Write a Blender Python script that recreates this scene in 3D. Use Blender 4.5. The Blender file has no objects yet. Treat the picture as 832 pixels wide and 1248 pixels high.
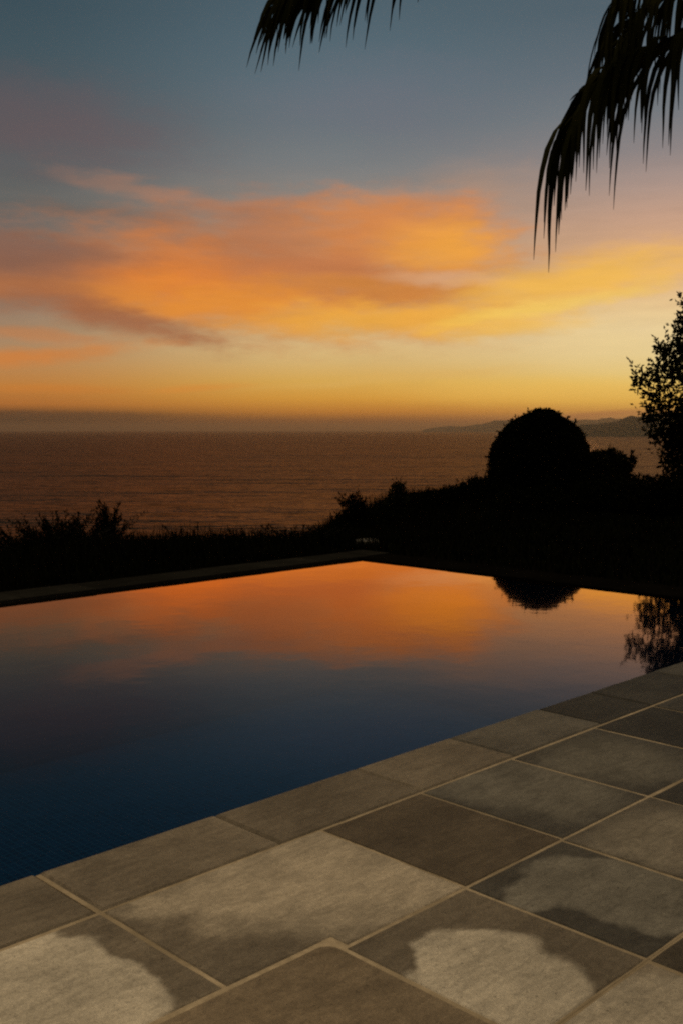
import bpy, math, random
import numpy as np
from mathutils import Vector

S = bpy.context.scene
COL = S.collection
RAD = math.radians
F = 1266.0                      # focal length in photo pixels
PITCH = math.atan(100.0 / F)
EYE = 1.3                       # camera height above the deck
BANG = RAD(45.09)               # azimuth of the pool's long side
ROTZ = math.pi / 2 - BANG       # objects laid out in pool coordinates (u along, v across) turn by this

# ------------------------------------------------------------------ measuring helpers
def ray(x, y):
    a = (x - 416) / F; b = -(y - 624) / F
    return (a, math.cos(PITCH) + b * math.sin(PITCH), -math.sin(PITCH) + b * math.cos(PITCH))
def at(x, y, Y):
    d = ray(x, y); t = Y / d[1]
    return Vector((d[0] * t, Y, EYE + d[2] * t))
def azel(x, y):
    d = ray(x, y)
    return math.atan2(d[0], d[1]), math.atan2(d[2], math.hypot(d[0], d[1]))
def W(u, v, z=0.0):
    return Vector((u * math.sin(BANG) - v * math.cos(BANG), u * math.cos(BANG) + v * math.sin(BANG), z))
def lin(c):
    return tuple((x / 255 / 12.92 if x / 255 <= 0.04045 else ((x / 255 + 0.055) / 1.055) ** 2.4) for x in c) + (1.0,)

# ------------------------------------------------------------------ object helpers
def new_obj(name, me, mat=None, parent=None, rotz=0.0):
    o = bpy.data.objects.new(name, me); COL.objects.link(o)
    if mat is not None and me is not None: me.materials.append(mat)
    if parent is not None: o.parent = parent
    o.rotation_euler = (0, 0, rotz)
    return o
def mesh_from(verts, faces, smooth=False):
    me = bpy.data.meshes.new('mesh')
    me.from_pydata([tuple(v) for v in verts], [], [tuple(f) for f in faces])
    if smooth:
        me.polygons.foreach_set('use_smooth', [True] * len(me.polygons))
    me.update(); return me
def quads_mesh(V):
    """V: (N,4,3) array, every quad its own four vertices"""
    n = len(V); me = bpy.data.meshes.new('mesh')
    me.vertices.add(4 * n); me.vertices.foreach_set('co', V.reshape(-1).astype(np.float32))
    me.loops.add(4 * n); me.loops.foreach_set('vertex_index', np.arange(4 * n, dtype=np.int32))
    me.polygons.add(n)
    me.polygons.foreach_set('loop_start', np.arange(0, 4 * n, 4, dtype=np.int32))
    me.polygons.foreach_set('loop_total', np.full(n, 4, dtype=np.int32))
    me.update(calc_edges=True); return me
def thing(name, label, cat, loc, group=None):
    o = bpy.data.objects.new(name, None); COL.objects.link(o)
    o.location = loc; o['label'] = label; o['category'] = cat
    o.empty_display_size = 0.2
    if group: o['group'] = group
    return o
def tag(o, label, cat, group=None, kind=None):
    o['label'] = label; o['category'] = cat
    if group: o['group'] = group
    if kind: o['kind'] = kind
    return o
def structure(o, label=None):
    o['kind'] = 'structure'
    if label: o['label'] = label
    return o

def tube(V, Fc, pts, radii, sides=7):
    pts = [Vector(p) for p in pts]; base0 = len(V); ref = None
    for i, p in enumerate(pts):
        t = (pts[min(i + 1, len(pts) - 1)] - pts[max(i - 1, 0)]).normalized()
        if ref is None:
            ref = t.cross(Vector((0.3, 0.9, 0.1))).normalized()
        ref = (ref - t * ref.dot(t)).normalized(); b = t.cross(ref)
        for k in range(sides):
            a = 2 * math.pi * k / sides
            V.append(p + (ref * math.cos(a) + b * math.sin(a)) * radii[i])
    for i in range(len(pts) - 1):
        for k in range(sides):
            k2 = (k + 1) % sides; r0 = base0 + i * sides; r1 = r0 + sides
            Fc.append((r0 + k, r0 + k2, r1 + k2, r1 + k))
    e = len(V); V.append(pts[-1]); r = base0 + (len(pts) - 1) * sides
    for k in range(sides): Fc.append((r + k, r + (k + 1) % sides, e))

def leaves(P, D, L, Wd, rng, curl=0.15):
    """diamond leaves: P base, D direction, L length, Wd width -> (N,4,3)"""
    n = len(P); D = D / (np.linalg.norm(D, axis=1, keepdims=True) + 1e-9)
    R = rng.normal(size=(n, 3)); Sd = np.cross(D, R); Sd /= (np.linalg.norm(Sd, axis=1, keepdims=True) + 1e-9)
    N = np.cross(D, Sd)
    L = L.reshape(-1, 1); Wd = Wd.reshape(-1, 1)
    mid = P + D * L * 0.45
    lift = N * L * curl
    V = np.stack([P, mid + Sd * Wd * .5 + lift, P + D * L, mid - Sd * Wd * .5 + lift], axis=1)
    return V

# ------------------------------------------------------------------ node helpers
class NT:
    def __init__(self, tree): self.t = tree; self.n = tree.nodes; self.l = tree.links
    def node(self, typ, **kw):
        nd = self.n.new(typ)
        for k, v in kw.items(): setattr(nd, k, v)
        return nd
    def put(self, sock, v):
        if isinstance(v, bpy.types.NodeSocket): self.l.new(v, sock)
        elif v is not None: sock.default_value = v
    def math(self, op, a, b=None, c=None, clamp=False):
        nd = self.node('ShaderNodeMath', operation=op, use_clamp=clamp)
        for i, v in enumerate((a, b, c)):
            if v is not None: self.put(nd.inputs[i], v)
        return nd.outputs[0]
    def vmath(self, op, a, b=None):
        nd = self.node('ShaderNodeVectorMath', operation=op)
        self.put(nd.inputs[0], a)
        if b is not None: self.put(nd.inputs[1], b)
        return nd.outputs['Value'] if op in ('LENGTH', 'DOT_PRODUCT') else nd.outputs['Vector']
    def vscale(self, a, s):
        nd = self.node('ShaderNodeVectorMath', operation='SCALE'); self.put(nd.inputs[0], a); self.put(nd.inputs['Scale'], s)
        return nd.outputs['Vector']
    def mapr(self, v, a, b, c=0.0, d=1.0, smooth=True):
        nd = self.node('ShaderNodeMapRange', interpolation_type='SMOOTHSTEP' if smooth else 'LINEAR')
        self.put(nd.inputs['Value'], v)
        for k, x in (('From Min', a), ('From Max', b), ('To Min', c), ('To Max', d)): self.put(nd.inputs[k], x)
        return nd.outputs['Result']
    def mix(self, f, a, b, blend='MIX'):
        nd = self.node('ShaderNodeMix', data_type='RGBA', blend_type=blend)
        self.put(nd.inputs[0], f); self.put(nd.inputs[6], a); self.put(nd.inputs[7], b)
        return nd.outputs[2]
    def noise(self, vec, scale, detail=4.0, rough=0.55, dist=0.0):
        nd = self.node('ShaderNodeTexNoise')
        if vec is not None: self.l.new(vec, nd.inputs['Vector'])
        nd.inputs['Scale'].default_value = scale; nd.inputs['Detail'].default_value = detail
        nd.inputs['Roughness'].default_value = rough; nd.inputs['Distortion'].default_value = dist
        return nd
    def mapping(self, vec, loc=(0, 0, 0), rot=0.0, scale=(1, 1, 1), typ='POINT'):
        nd = self.node('ShaderNodeMapping', vector_type=typ)
        self.l.new(vec, nd.inputs['Vector'])
        nd.inputs['Location'].default_value = loc; nd.inputs['Rotation'].default_value = (0, 0, rot); nd.inputs['Scale'].default_value = scale
        return nd.outputs['Vector']
    def ramp(self, f, stops, interp='EASE'):
        nd = self.node('ShaderNodeValToRGB'); cr = nd.color_ramp; cr.interpolation = interp
        while len(cr.elements) > 1: cr.elements.remove(cr.elements[-1])
        cr.elements[0].position = stops[0][0]; cr.elements[0].color = stops[0][1]
        for p, c in stops[1:]:
            e = cr.elements.new(p); e.color = c
        self.put(nd.inputs[0], f); return nd.outputs[0]
    def bump(self, h, strength, dist):
        nd = self.node('ShaderNodeBump'); self.l.new(h, nd.inputs['Height'])
        nd.inputs['Strength'].default_value = strength; nd.inputs['Distance'].default_value = dist
        return nd.outputs['Normal']

def material(name):
    m = bpy.data.materials.new(name); m.use_nodes = True
    t = NT(m.node_tree); b = m.node_tree.nodes['Principled BSDF']
    return m, t, b
def objcoord(t):
    return t.node('ShaderNodeTexCoord').outputs['Object']

def foliage_mat(name, dark, light, scale=2.0, rough=0.6):
    m, t, b = material(name)
    g = t.node('ShaderNodeNewGeometry')
    nz = t.noise(g.outputs['Position'], scale, 3)
    f = t.mapr(nz.outputs['Fac'], 0.35, 0.65)
    rnd = t.math('MULTIPLY', g.outputs['Random Per Island'], 0.5)
    f2 = t.math('ADD', t.math('MULTIPLY', f, 0.5), rnd, clamp=True)
    c = t.mix(f2, dark + (1,), light + (1,))
    t.l.new(c, b.inputs['Base Color'])
    b.inputs['Roughness'].default_value = rough
    b.inputs['Specular IOR Level'].default_value = 0.0
    return m

# ------------------------------------------------------------------ render set-up
S.render.engine = 'CYCLES'
S.view_settings.view_transform = 'Standard'
S.view_settings.look = 'None'
S.view_settings.exposure = 0.0
S.view_settings.gamma = 1.0
S.cycles.use_denoising = False
S.cycles.max_bounces = 8
S.cycles.transparent_max_bounces = 12
S.cycles.filter_width = 2.2
S.cycles.sample_clamp_indirect = 1.5
S.cycles.sample_clamp_direct = 4.0

cam_d = bpy.data.cameras.new('camera'); cam = bpy.data.objects.new('camera', cam_d); COL.objects.link(cam)
cam_d.sensor_fit = 'VERTICAL'; cam_d.sensor_height = 36.0; cam_d.sensor_width = 24.0
cam_d.lens = 36.0 * F / 1248.0
cam_d.clip_start = 0.05; cam_d.clip_end = 120000
cam.location = (0, 0, EYE); cam.rotation_euler = (math.pi / 2 - PITCH, 0, 0)
S.camera = cam

# ------------------------------------------------------------------ the sky
SUN_AZ, SUN_EL = RAD(12.6), RAD(0.4)
def build_world():
    w = bpy.data.worlds.new('World'); S.world = w; w.use_nodes = True
    t = NT(w.node_tree); bg = t.n['Background']
    g = t.node('ShaderNodeTexCoord').outputs['Generated']
    sx = t.node('ShaderNodeSeparateXYZ'); t.l.new(g, sx.inputs[0])
    x, y, z = sx.outputs
    az = t.math('ARCTAN2', x, y)
    hyp = t.math('SQRT', t.math('ADD', t.math('MULTIPLY', x, x), t.math('MULTIPLY', y, y)))
    el = t.math('ARCTAN2', z, hyp)
    cb = t.node('ShaderNodeCombineXYZ'); t.l.new(az, cb.inputs[0]); t.l.new(el, cb.inputs[1])
    ae = cb.outputs[0]
    EMAX = RAD(24)
    ef = t.math('DIVIDE', el, EMAX, clamp=True)
    def R(x, stops):
        out = []
        for yy, c in sorted(stops, key=lambda s: -s[0]):
            out.append((max(0.0, min(1.0, azel(x, yy)[1] / EMAX)), lin(c)))
        return t.ramp(ef, out, 'LINEAR')
    left = R(0, [(524, (58, 40, 30)), (510, (66, 47, 33)), (503, (112, 72, 40)), (492, (188, 115, 50)), (470, (200, 132, 62)), (445, (190, 138, 85)),
                 (415, (172, 138, 104)), (380, (152, 127, 105)), (340, (126, 110, 98)), (290, (110, 105, 100)), (240, (100, 101, 99)),
                 (200, (90, 94, 96)), (150, (82, 88, 92)), (100, (72, 86, 93)), (50, (64, 83, 92)), (0, (58, 78, 88))])
    mid = R(416, [(524, (108, 66, 38)), (513, (140, 86, 45)), (502, (202, 130, 50)), (486, (224, 160, 62)), (465, (224, 176, 86)), (440, (220, 185, 120)),
                  (415, (222, 190, 134)), (380, (202, 168, 120)), (330, (190, 157, 122)), (280, (165, 142, 122)), (240, (140, 133, 126)),
                  (200, (120, 124, 126)), (150, (102, 114, 121)), (100, (91, 109, 119)), (50, (83, 103, 114)), (0, (76, 96, 107))])
    right = R(832, [(524, (160, 105, 65)), (510, (190, 132, 78)), (500, (218, 160, 76)), (488, (238, 186, 84)), (465, (238, 204, 114)), (430, (233, 208, 150)),
                    (400, (232, 206, 160)), (370, (232, 196, 146)), (340, (224, 182, 134)), (300, (214, 168, 130)), (260, (196, 158, 134)),
                    (220, (170, 147, 137)), (180, (140, 132, 132)), (130, (115, 121, 127)), (80, (98, 109, 118)), (0, (80, 96, 106))])
    c = t.mix(t.mapr(az, azel(0, 524)[0], 0.0), left, mid)
    c = t.mix(t.mapr(az, 0.0, azel(832, 524)[0]), c, right)
    # clouds: soft banks in azimuth and elevation, frayed and streaked by noise
    st = t.mapping(ae, scale=(1.0, 2.6, 1))
    n1 = t.noise(st, 7.0, 6, 0.55); n2 = t.noise(t.mapping(ae, scale=(1, 3.2, 1), rot=RAD(4)), 22.0, 6, 0.6)
    w1 = t.vmath('SUBTRACT', n1.outputs['Color'], (0.5, 0.5, 0.5))
    w2 = t.vmath('SUBTRACT', n2.outputs['Color'], (0.5, 0.5, 0.5))
    warp = t.vmath('ADD', t.vmath('MULTIPLY', w1, (0.11, 0.045, 0)), t.vmath('MULTIPLY', w2, (0.03, 0.011, 0)))
    warp = t.vscale(warp, t.mapr(el, RAD(1.0), RAD(7.0), .18, 1.0))
    p = t.vmath('ADD', ae, warp)
    fray = t.math('MULTIPLY', t.math('SUBTRACT', n2.outputs['Fac'], 0.5), 1.15)
    fray = t.math('ADD', fray, t.math('MULTIPLY', t.math('SUBTRACT', n1.outputs['Fac'], 0.5), 0.5))
    def blob(px, py, rx, ry, rot, col, a, soft=0.75):
        nonlocal c
        ca = azel(px, py)
        q = t.mapping(p, loc=(ca[0], ca[1], 0), rot=RAD(-rot), scale=(rx / F, ry / F, 1), typ='TEXTURE')
        r = t.math('ADD', t.vmath('LENGTH', q), fray)
        m = t.mapr(r, 1.1 + soft * .6, 1.0 - soft * 1.15, 0.0, a)
        c = t.mix(m, c, lin(col))
    blob(50, 150, 150, 45, 0, (104, 86, 90), .55, .9)
    blob(460, 125, 150, 40, 0, (114, 112, 124), .35, .9)
    blob(590, 232, 70, 35, 0, (178, 142, 118), .5, .9)
    blob(140, 258, 110, 11, 6, (104, 97, 92), .6)
    blob(225, 236, 130, 9, 9, (176, 124, 96), .55)
    blob(310, 262, 90, 8, 5, (128, 106, 94), .5)
    blob(230, 288, 100, 9, 6, (134, 106, 90), .5)
    blob(270, 300, 60, 14, 4, (160, 112, 88), .5)
    blob(340, 335, 290, 72, 2, (196, 120, 70), .9, .6)
    blob(0, 318, 170, 44, 4, (148, 98, 74), .85)
    blob(40, 345, 120, 18, 6, (196, 120, 66), .7)
    blob(20, 290, 120, 12, 3, (128, 100, 88), .6)
    blob(80, 322, 140, 28, 8, (138, 96, 76), .85)
    blob(350, 275, 90, 30, 5, (172, 118, 88), .7)
    blob(490, 280, 130, 36, 2, (218, 136, 72), .85)
    blob(545, 300, 72, 26, 0, (242, 166, 66), .85, .9)
    blob(200, 338, 125, 36, 4, (228, 131, 52), .9, .8)
    blob(270, 370, 150, 25, 3, (232, 146, 54), .8, .8)
    blob(140, 388, 120, 19, 14, (160, 100, 68), .85)
    blob(90, 300, 110, 16, 6, (132, 100, 86), .55)
    blob(380, 320, 100, 18, 3, (190, 116, 72), .5)
    blob(470, 352, 160, 17, 2, (208, 132, 60), .8)
    blob(490, 388, 180, 19, -2, (242, 174, 68), .9)
    blob(560, 338, 85, 9, 2, (220, 170, 128), .75)
    blob(690, 340, 130, 27, -8, (240, 180, 76), .9, .8)
    blob(620, 395, 80, 14, -5, (244, 188, 78), .8)
    blob(660, 370, 120, 9, -9, (248, 204, 92), .85)
    blob(30, 438, 120, 9, -6, (216, 130, 58), .75)
    blob(50, 412, 90, 8, 2, (198, 128, 76), .6)
    blob(235, 474, 60, 4, -3, (226, 146, 60), .6)
    blob(60, 474, 90, 6, 0, (214, 130, 52), .5)
    blob(480, 462, 140, 5, -4, (228, 182, 100), .45)
    blob(735, 335, 150, 20, -9, (246, 192, 90), .55, .9)
    blob(40, 312, 110, 24, 5, (134, 96, 80), .6, .9)
    blob(760, 405, 130, 42, 0, (240, 214, 150), .5, .9)
    blob(660, 476, 170, 14, 0, (246, 194, 88), .5, .9)
    blob(740, 505, 70, 4, -4, (172, 112, 70), .6)
    blob(60, 506, 160, 5, 0, (82, 58, 40), .6)
    band = t.math('MULTIPLY', t.mapr(el, RAD(2.5), RAD(6)), t.mapr(el, RAD(16), RAD(11)))
    n5 = t.noise(t.mapping(ae, scale=(1, 6.5, 1), rot=RAD(5)), 13.0, 6, 0.58, 0.3)
    stv = t.math('ADD', 1.0, t.math('MULTIPLY', t.math('SUBTRACT', n5.outputs['Fac'], 0.5), t.math('MULTIPLY', band, 0.24)))
    c = t.vscale(c, stv)
    # the sky above and behind the viewer: unseen warm glow added to light the deck
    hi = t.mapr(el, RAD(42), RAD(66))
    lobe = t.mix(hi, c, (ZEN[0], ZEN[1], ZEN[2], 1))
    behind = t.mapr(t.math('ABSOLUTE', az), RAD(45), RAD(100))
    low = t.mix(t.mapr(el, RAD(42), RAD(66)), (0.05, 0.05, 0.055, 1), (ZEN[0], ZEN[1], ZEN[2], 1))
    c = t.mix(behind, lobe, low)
    # below the horizon
    c = t.mix(t.mapr(el, RAD(-3), RAD(-0.5)), (0.03, 0.022, 0.016, 1), c)
    sky = t.node('ShaderNodeTexSky', sky_type='NISHITA'); sky.sun_disc = False
    sky.sun_elevation = SUN_EL; sky.sun_rotation = SUN_AZ
    c = t.mix(1.0, c, t.mix(1.0, (0, 0, 0, 1), t.vscale(sky.outputs[0], 0.002), 'ADD'), 'ADD')
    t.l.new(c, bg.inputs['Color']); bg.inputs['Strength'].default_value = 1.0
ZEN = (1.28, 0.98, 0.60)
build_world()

sd = bpy.data.lights.new('sun', 'SUN'); sd.energy = 0.03; sd.angle = RAD(3); sd.color = (1.0, 0.62, 0.3)
sun = bpy.data.objects.new('sun', sd); COL.objects.link(sun)
sdir = Vector((math.sin(SUN_AZ) * math.cos(SUN_EL), math.cos(SUN_AZ) * math.cos(SUN_EL), math.sin(SUN_EL)))
sun.rotation_euler = sdir.to_track_quat('Z', 'Y').to_euler()

# ------------------------------------------------------------------ sea
SEA_Z = -25.0; FAR = 29800.0
def build_sea():
    m, t, b = material('sea_water')
    g = t.node('ShaderNodeNewGeometry').outputs['Position']
    n1 = t.noise(t.mapping(g, rot=RAD(6), scale=(0.5, 1, 1)), 0.16, 5, 0.6)
    n2 = t.noise(t.mapping(g, rot=RAD(-9), scale=(0.45, 1, 1)), 0.03, 5, 0.6)
    n3 = t.noise(t.mapping(g, rot=RAD(4), scale=(0.3, 1, 1)), 0.006, 5, 0.6)
    h = t.math('ADD', t.math('MULTIPLY', n1.outputs['Fac'], 0.6), t.math('MULTIPLY', n2.outputs['Fac'], 9.0))
    h = t.math('ADD', h, t.math('MULTIPLY', n3.outputs['Fac'], 34.0))
    nrm = t.bump(h, 1.0, 1.0); t.n.remove(b)
    fr = t.node('ShaderNodeFresnel'); fr.inputs['IOR'].default_value = 1.33; t.l.new(nrm, fr.inputs['Normal'])
    gl = t.node('ShaderNodeBsdfGlossy'); gl.inputs['Roughness'].default_value = 0.2; gl.inputs['Color'].default_value = (.42, .27, .19, 1); t.l.new(nrm, gl.inputs['Normal'])
    df = t.node('ShaderNodeBsdfDiffuse'); df.inputs['Color'].default_value = (0.010, 0.008, 0.006, 1)
    mx = t.node('ShaderNodeMixShader'); t.l.new(fr.outputs[0], mx.inputs[0]); t.l.new(df.outputs[0], mx.inputs[1]); t.l.new(gl.outputs[0], mx.inputs[2])
    t.l.new(mx.outputs[0], t.n['Material Output'].inputs['Surface'])
    V = [(-FAR, -FAR, SEA_Z), (FAR, -FAR, SEA_Z), (FAR, FAR, SEA_Z), (-FAR, FAR, SEA_Z)]
    structure(new_obj('sea', mesh_from(V, [(0, 1, 2, 3)]), m), 'dark brown sea reaching the hazy horizon')
build_sea()

# ------------------------------------------------------------------ headlands
def build_hill(name, label, prof, Y0, depth, seed, col):
    """prof: list of (px x, px y of the crest); a ridge with real depth, sloping to the sea both ways"""
    m, t, b = material('hill_scrub')
    g = t.node('ShaderNodeNewGeometry').outputs['Position']
    n = t.noise(g, 0.01, 5)
    t.l.new(t.mix(n.outputs['Fac'], tuple(x * .6 for x in col) + (1,), tuple(x * 1.4 for x in col) + (1,)), b.inputs['Base Color'])
    b.inputs['Roughness'].default_value = 0.9; b.inputs['Specular IOR Level'].default_value = 0.1
    rng = random.Random(seed); V = []; Fc = []; nx = 90; ny = 13
    xs = [p[0] for p in prof]; ys = [p[1] for p in prof]
    ph = [rng.uniform(0, 6.28) for _ in range(8)]
    for i in range(nx):
        px = xs[0] + (xs[-1] - xs[0]) * i / (nx - 1)
        py = np.interp(px, xs, ys)
        c = at(px, py, Y0); top = c.z - SEA_Z
        top *= 1 + 0.05 * math.sin(px * .23 + ph[0]) + 0.035 * math.sin(px * .61 + ph[1]) + .02 * math.sin(px * 1.3 + ph[2])
        for j in range(ny):
            s = j / (ny - 1) * 2 - 1
            hgt = max(0.0, 1 - abs(s) ** 1.4) + (0.08 * math.sin(i * .5 + j * 1.3 + ph[3]) * (1 - abs(s)))
            V.append((c.x * (1 + s * depth / Y0), Y0 + s * depth, SEA_Z - 2 + (top + 2) * max(0, hgt)))
    for i in range(nx - 1):
        for j in range(ny - 1):
            a = i * ny + j; Fc.append((a, a + ny, a + ny + 1, a + 1))
    structure(new_obj(name, mesh_from(V, Fc, True), m), label)
build_hill('hill', 'dark headland running out to sea at the right', [(640, 523), (690, 521), (712, 518), (735, 514.5), (765, 509), (800, 506), (860, 504), (960, 503), (1150, 505), (1400, 511)], 4600, 600, 3, (0.03, 0.028, 0.018))
build_hill('hill', 'faint far headland low on the horizon', [(515, 523.5), (532, 521), (550, 519.5), (566, 519), (590, 516), (612, 512.5), (640, 510.5), (680, 511), (730, 511), (800, 510), (1000, 510)], 14000, 800, 8, (0.05, 0.045, 0.035))

# ------------------------------------------------------------------ land
POOL_U0, POOL_U1, POOL_V0, POOL_V1 = -1.5, 7.62, 2.74, 7.40
WATER_Z = -0.028
EDGE_V = 11.6
def land_z(u, v):
    n = 0.5 * math.sin(u * .55 + 1) + .35 * math.sin(u * 1.3) + .2 * math.sin(u * 2.9 + v)
    k = min(1, max(0, (u - 10.8) / 3.8)); k = k * k * (3 - 2 * k)
    e = v - (13.0 + n * .5 + max(0, u - 14) * 0.12)
    z = -0.045 + 0.008 * math.sin(u * 1.7) * math.sin(v * 2.1)
    q = min(1, max(0, (u - 7.5) / 2.5)); q = q * q * (3 - 2 * q)
    z -= (1 - k) * (0.115 + 0.10 * q) * max(0, v - 8.2) + k * .05 * max(0, v - 9.5)
    if e > 0: z -= e * 0.75 * min(1, e / 1.5) * (1 + .15 * math.sin(u * 1.1 + v * .7))
    return max(z, SEA_Z - 1.0)
def build_land():
    m, t, b = material('soil')
    g = t.node('ShaderNodeNewGeometry').outputs['Position']
    n = t.noise(g, 5.0, 6)
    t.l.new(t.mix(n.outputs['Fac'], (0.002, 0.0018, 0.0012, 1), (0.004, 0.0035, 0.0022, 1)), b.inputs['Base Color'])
    b.inputs['Roughness'].default_value = 0.95; b.inputs['Specular IOR Level'].default_value = 0.0
    t.l.new(t.bump(n.outputs['Fac'], 0.6, 0.05), b.inputs['Normal'])
    # hole for the pool and its walls
    h0, h1, k0, k1 = POOL_U0 - .1, POOL_U1 + .1, POOL_V0 - .1, POOL_V1 + .1
    us = sorted(set([h0, h1] + list(np.arange(-40, -8, 3.0)) + list(np.arange(-8, 26, .5)) + list(np.arange(26, 90, 4.0))))
    vs = sorted(set([k0, k1] + list(np.arange(-40, -6, 3.0)) + list(np.arange(-6, 20, .5)) + list(np.arange(20, 64, 3.0))))
    idx = {}; V = []; Fc = []
    for i, u in enumerate(us):
        for j, v in enumerate(vs):
            idx[i, j] = len(V); V.append((u, v, land_z(u, v)))
    for i in range(len(us) - 1):
        for j in range(len(vs) - 1):
            uc = (us[i] + us[i + 1]) / 2; vc = (vs[j] + vs[j + 1]) / 2
            if h0 < uc < h1 and k0 < vc < k1: continue
            Fc.append((idx[i, j], idx[i + 1, j], idx[i + 1, j + 1], idx[i, j + 1]))
    structure(new_obj('ground', mesh_from(V, Fc, True), m, rotz=ROTZ), 'dark planted ground around the pool above the sea')
build_land()

# ------------------------------------------------------------------ pool
def build_pool():
    m, t, b = material('blue_mosaic')
    o = objcoord(t)
    br = t.node('ShaderNodeTexBrick'); br.offset = 0.0
    sp = t.node('ShaderNodeSeparateXYZ'); t.l.new(o, sp.inputs[0])
    cb = t.node('ShaderNodeCombineXYZ')
    t.l.new(t.math('ADD', sp.outputs[0], t.math('MULTIPLY', sp.outputs[2], 1.0)), cb.inputs[0])
    t.l.new(t.math('ADD', sp.outputs[1], sp.outputs[2]), cb.inputs[1])
    t.l.new(cb.outputs[0], br.inputs['Vector'])
    br.inputs['Scale'].default_value = 1.0; br.inputs['Brick Width'].default_value = 0.05; br.inputs['Row Height'].default_value = 0.05
    br.inputs['Mortar Size'].default_value = 0.0035; br.inputs['Bias'].default_value = 0.0
    br.inputs['Color1'].default_value = (0.0025, 0.021, 0.058, 1); br.inputs['Color2'].default_value = (0.005, 0.036, 0.095, 1)
    br.inputs['Mortar'].default_value = (0.015, 0.075, 0.14, 1)
    t.l.new(br.outputs['Color'], b.inputs['Base Color']); b.inputs['Roughness'].default_value = 0.25
    z0, z1 = -1.35, -0.052
    a0, a1, b0, b1 = POOL_U0, POOL_U1, POOL_V0 + .012, POOL_V1
    # inner faces, with a small round in the far corner
    ring = [(a0, b0), (a1, b0)] + [(a1 - .16 + .16 * math.cos(th), b1 - .16 + .16 * math.sin(th)) for th in np.linspace(0, math.pi / 2, 7)] + [(a0, b1)]
    n = len(ring)
    V = [(u, v, z1) for u, v in ring] + [(u, v, z0) for u, v in ring]
    Fc = [(i, (i + 1) % n, n + (i + 1) % n, n + i) for i in range(n)] + [tuple(range(n, 2 * n))]
    pool = structure(new_obj('pool', mesh_from(V, Fc), m, rotz=ROTZ), 'pool basin lined with deep blue mosaic')
    # water
    wm, t, b = material('pool_water'); t.n.remove(b)
    o = objcoord(t)
    nz = t.noise(t.mapping(o, scale=(1, 1, 1)), 2.2, 3, 0.5)
    nz2 = t.noise(o, 11.0, 2, 0.5)
    h = t.math('ADD', nz.outputs['Fac'], t.math('MULTIPLY', nz2.outputs['Fac'], 0.10))
    nrm = t.bump(h, 1.0, 0.0010)
    fr0 = t.node('ShaderNodeFresnel'); fr0.inputs['IOR'].default_value = 1.4; t.l.new(nrm, fr0.inputs['Normal'])
    fr = t.node('ShaderNodeMath', operation='MULTIPLY', use_clamp=True); fr.inputs[1].default_value = 5.0
    t.l.new(t.math('POWER', fr0.outputs[0], 2.15), fr.inputs[0])
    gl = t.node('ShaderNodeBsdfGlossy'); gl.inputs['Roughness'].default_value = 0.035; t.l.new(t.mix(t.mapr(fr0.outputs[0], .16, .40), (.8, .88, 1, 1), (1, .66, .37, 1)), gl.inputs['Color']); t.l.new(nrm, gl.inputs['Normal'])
    tr = t.node('ShaderNodeBsdfTransparent'); tr.inputs['Color'].default_value = (0.45, 0.62, 0.75, 1)
    mx = t.node('ShaderNodeMixShader'); t.l.new(fr.outputs[0], mx.inputs[0]); t.l.new(tr.outputs[0], mx.inputs[1]); t.l.new(gl.outputs[0], mx.inputs[2])
    t.l.new(mx.outputs[0], t.n['Material Output'].inputs['Surface'])
    e = .003
    ringw = [(a0 + e, b0 + e), (a1 - e, b0 + e)] + [(a1 - e - .16 + .16 * math.cos(th), b1 - e - .16 + .16 * math.sin(th)) for th in np.linspace(0, math.pi / 2, 7)] + [(a0 + e, b1 - e)]
    structure(new_obj('water', mesh_from([(u, v, WATER_Z) for u, v in ringw], [tuple(range(len(ringw)))]), wm, rotz=ROTZ), 'still pool water mirroring the orange sunset')
build_pool()

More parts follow.
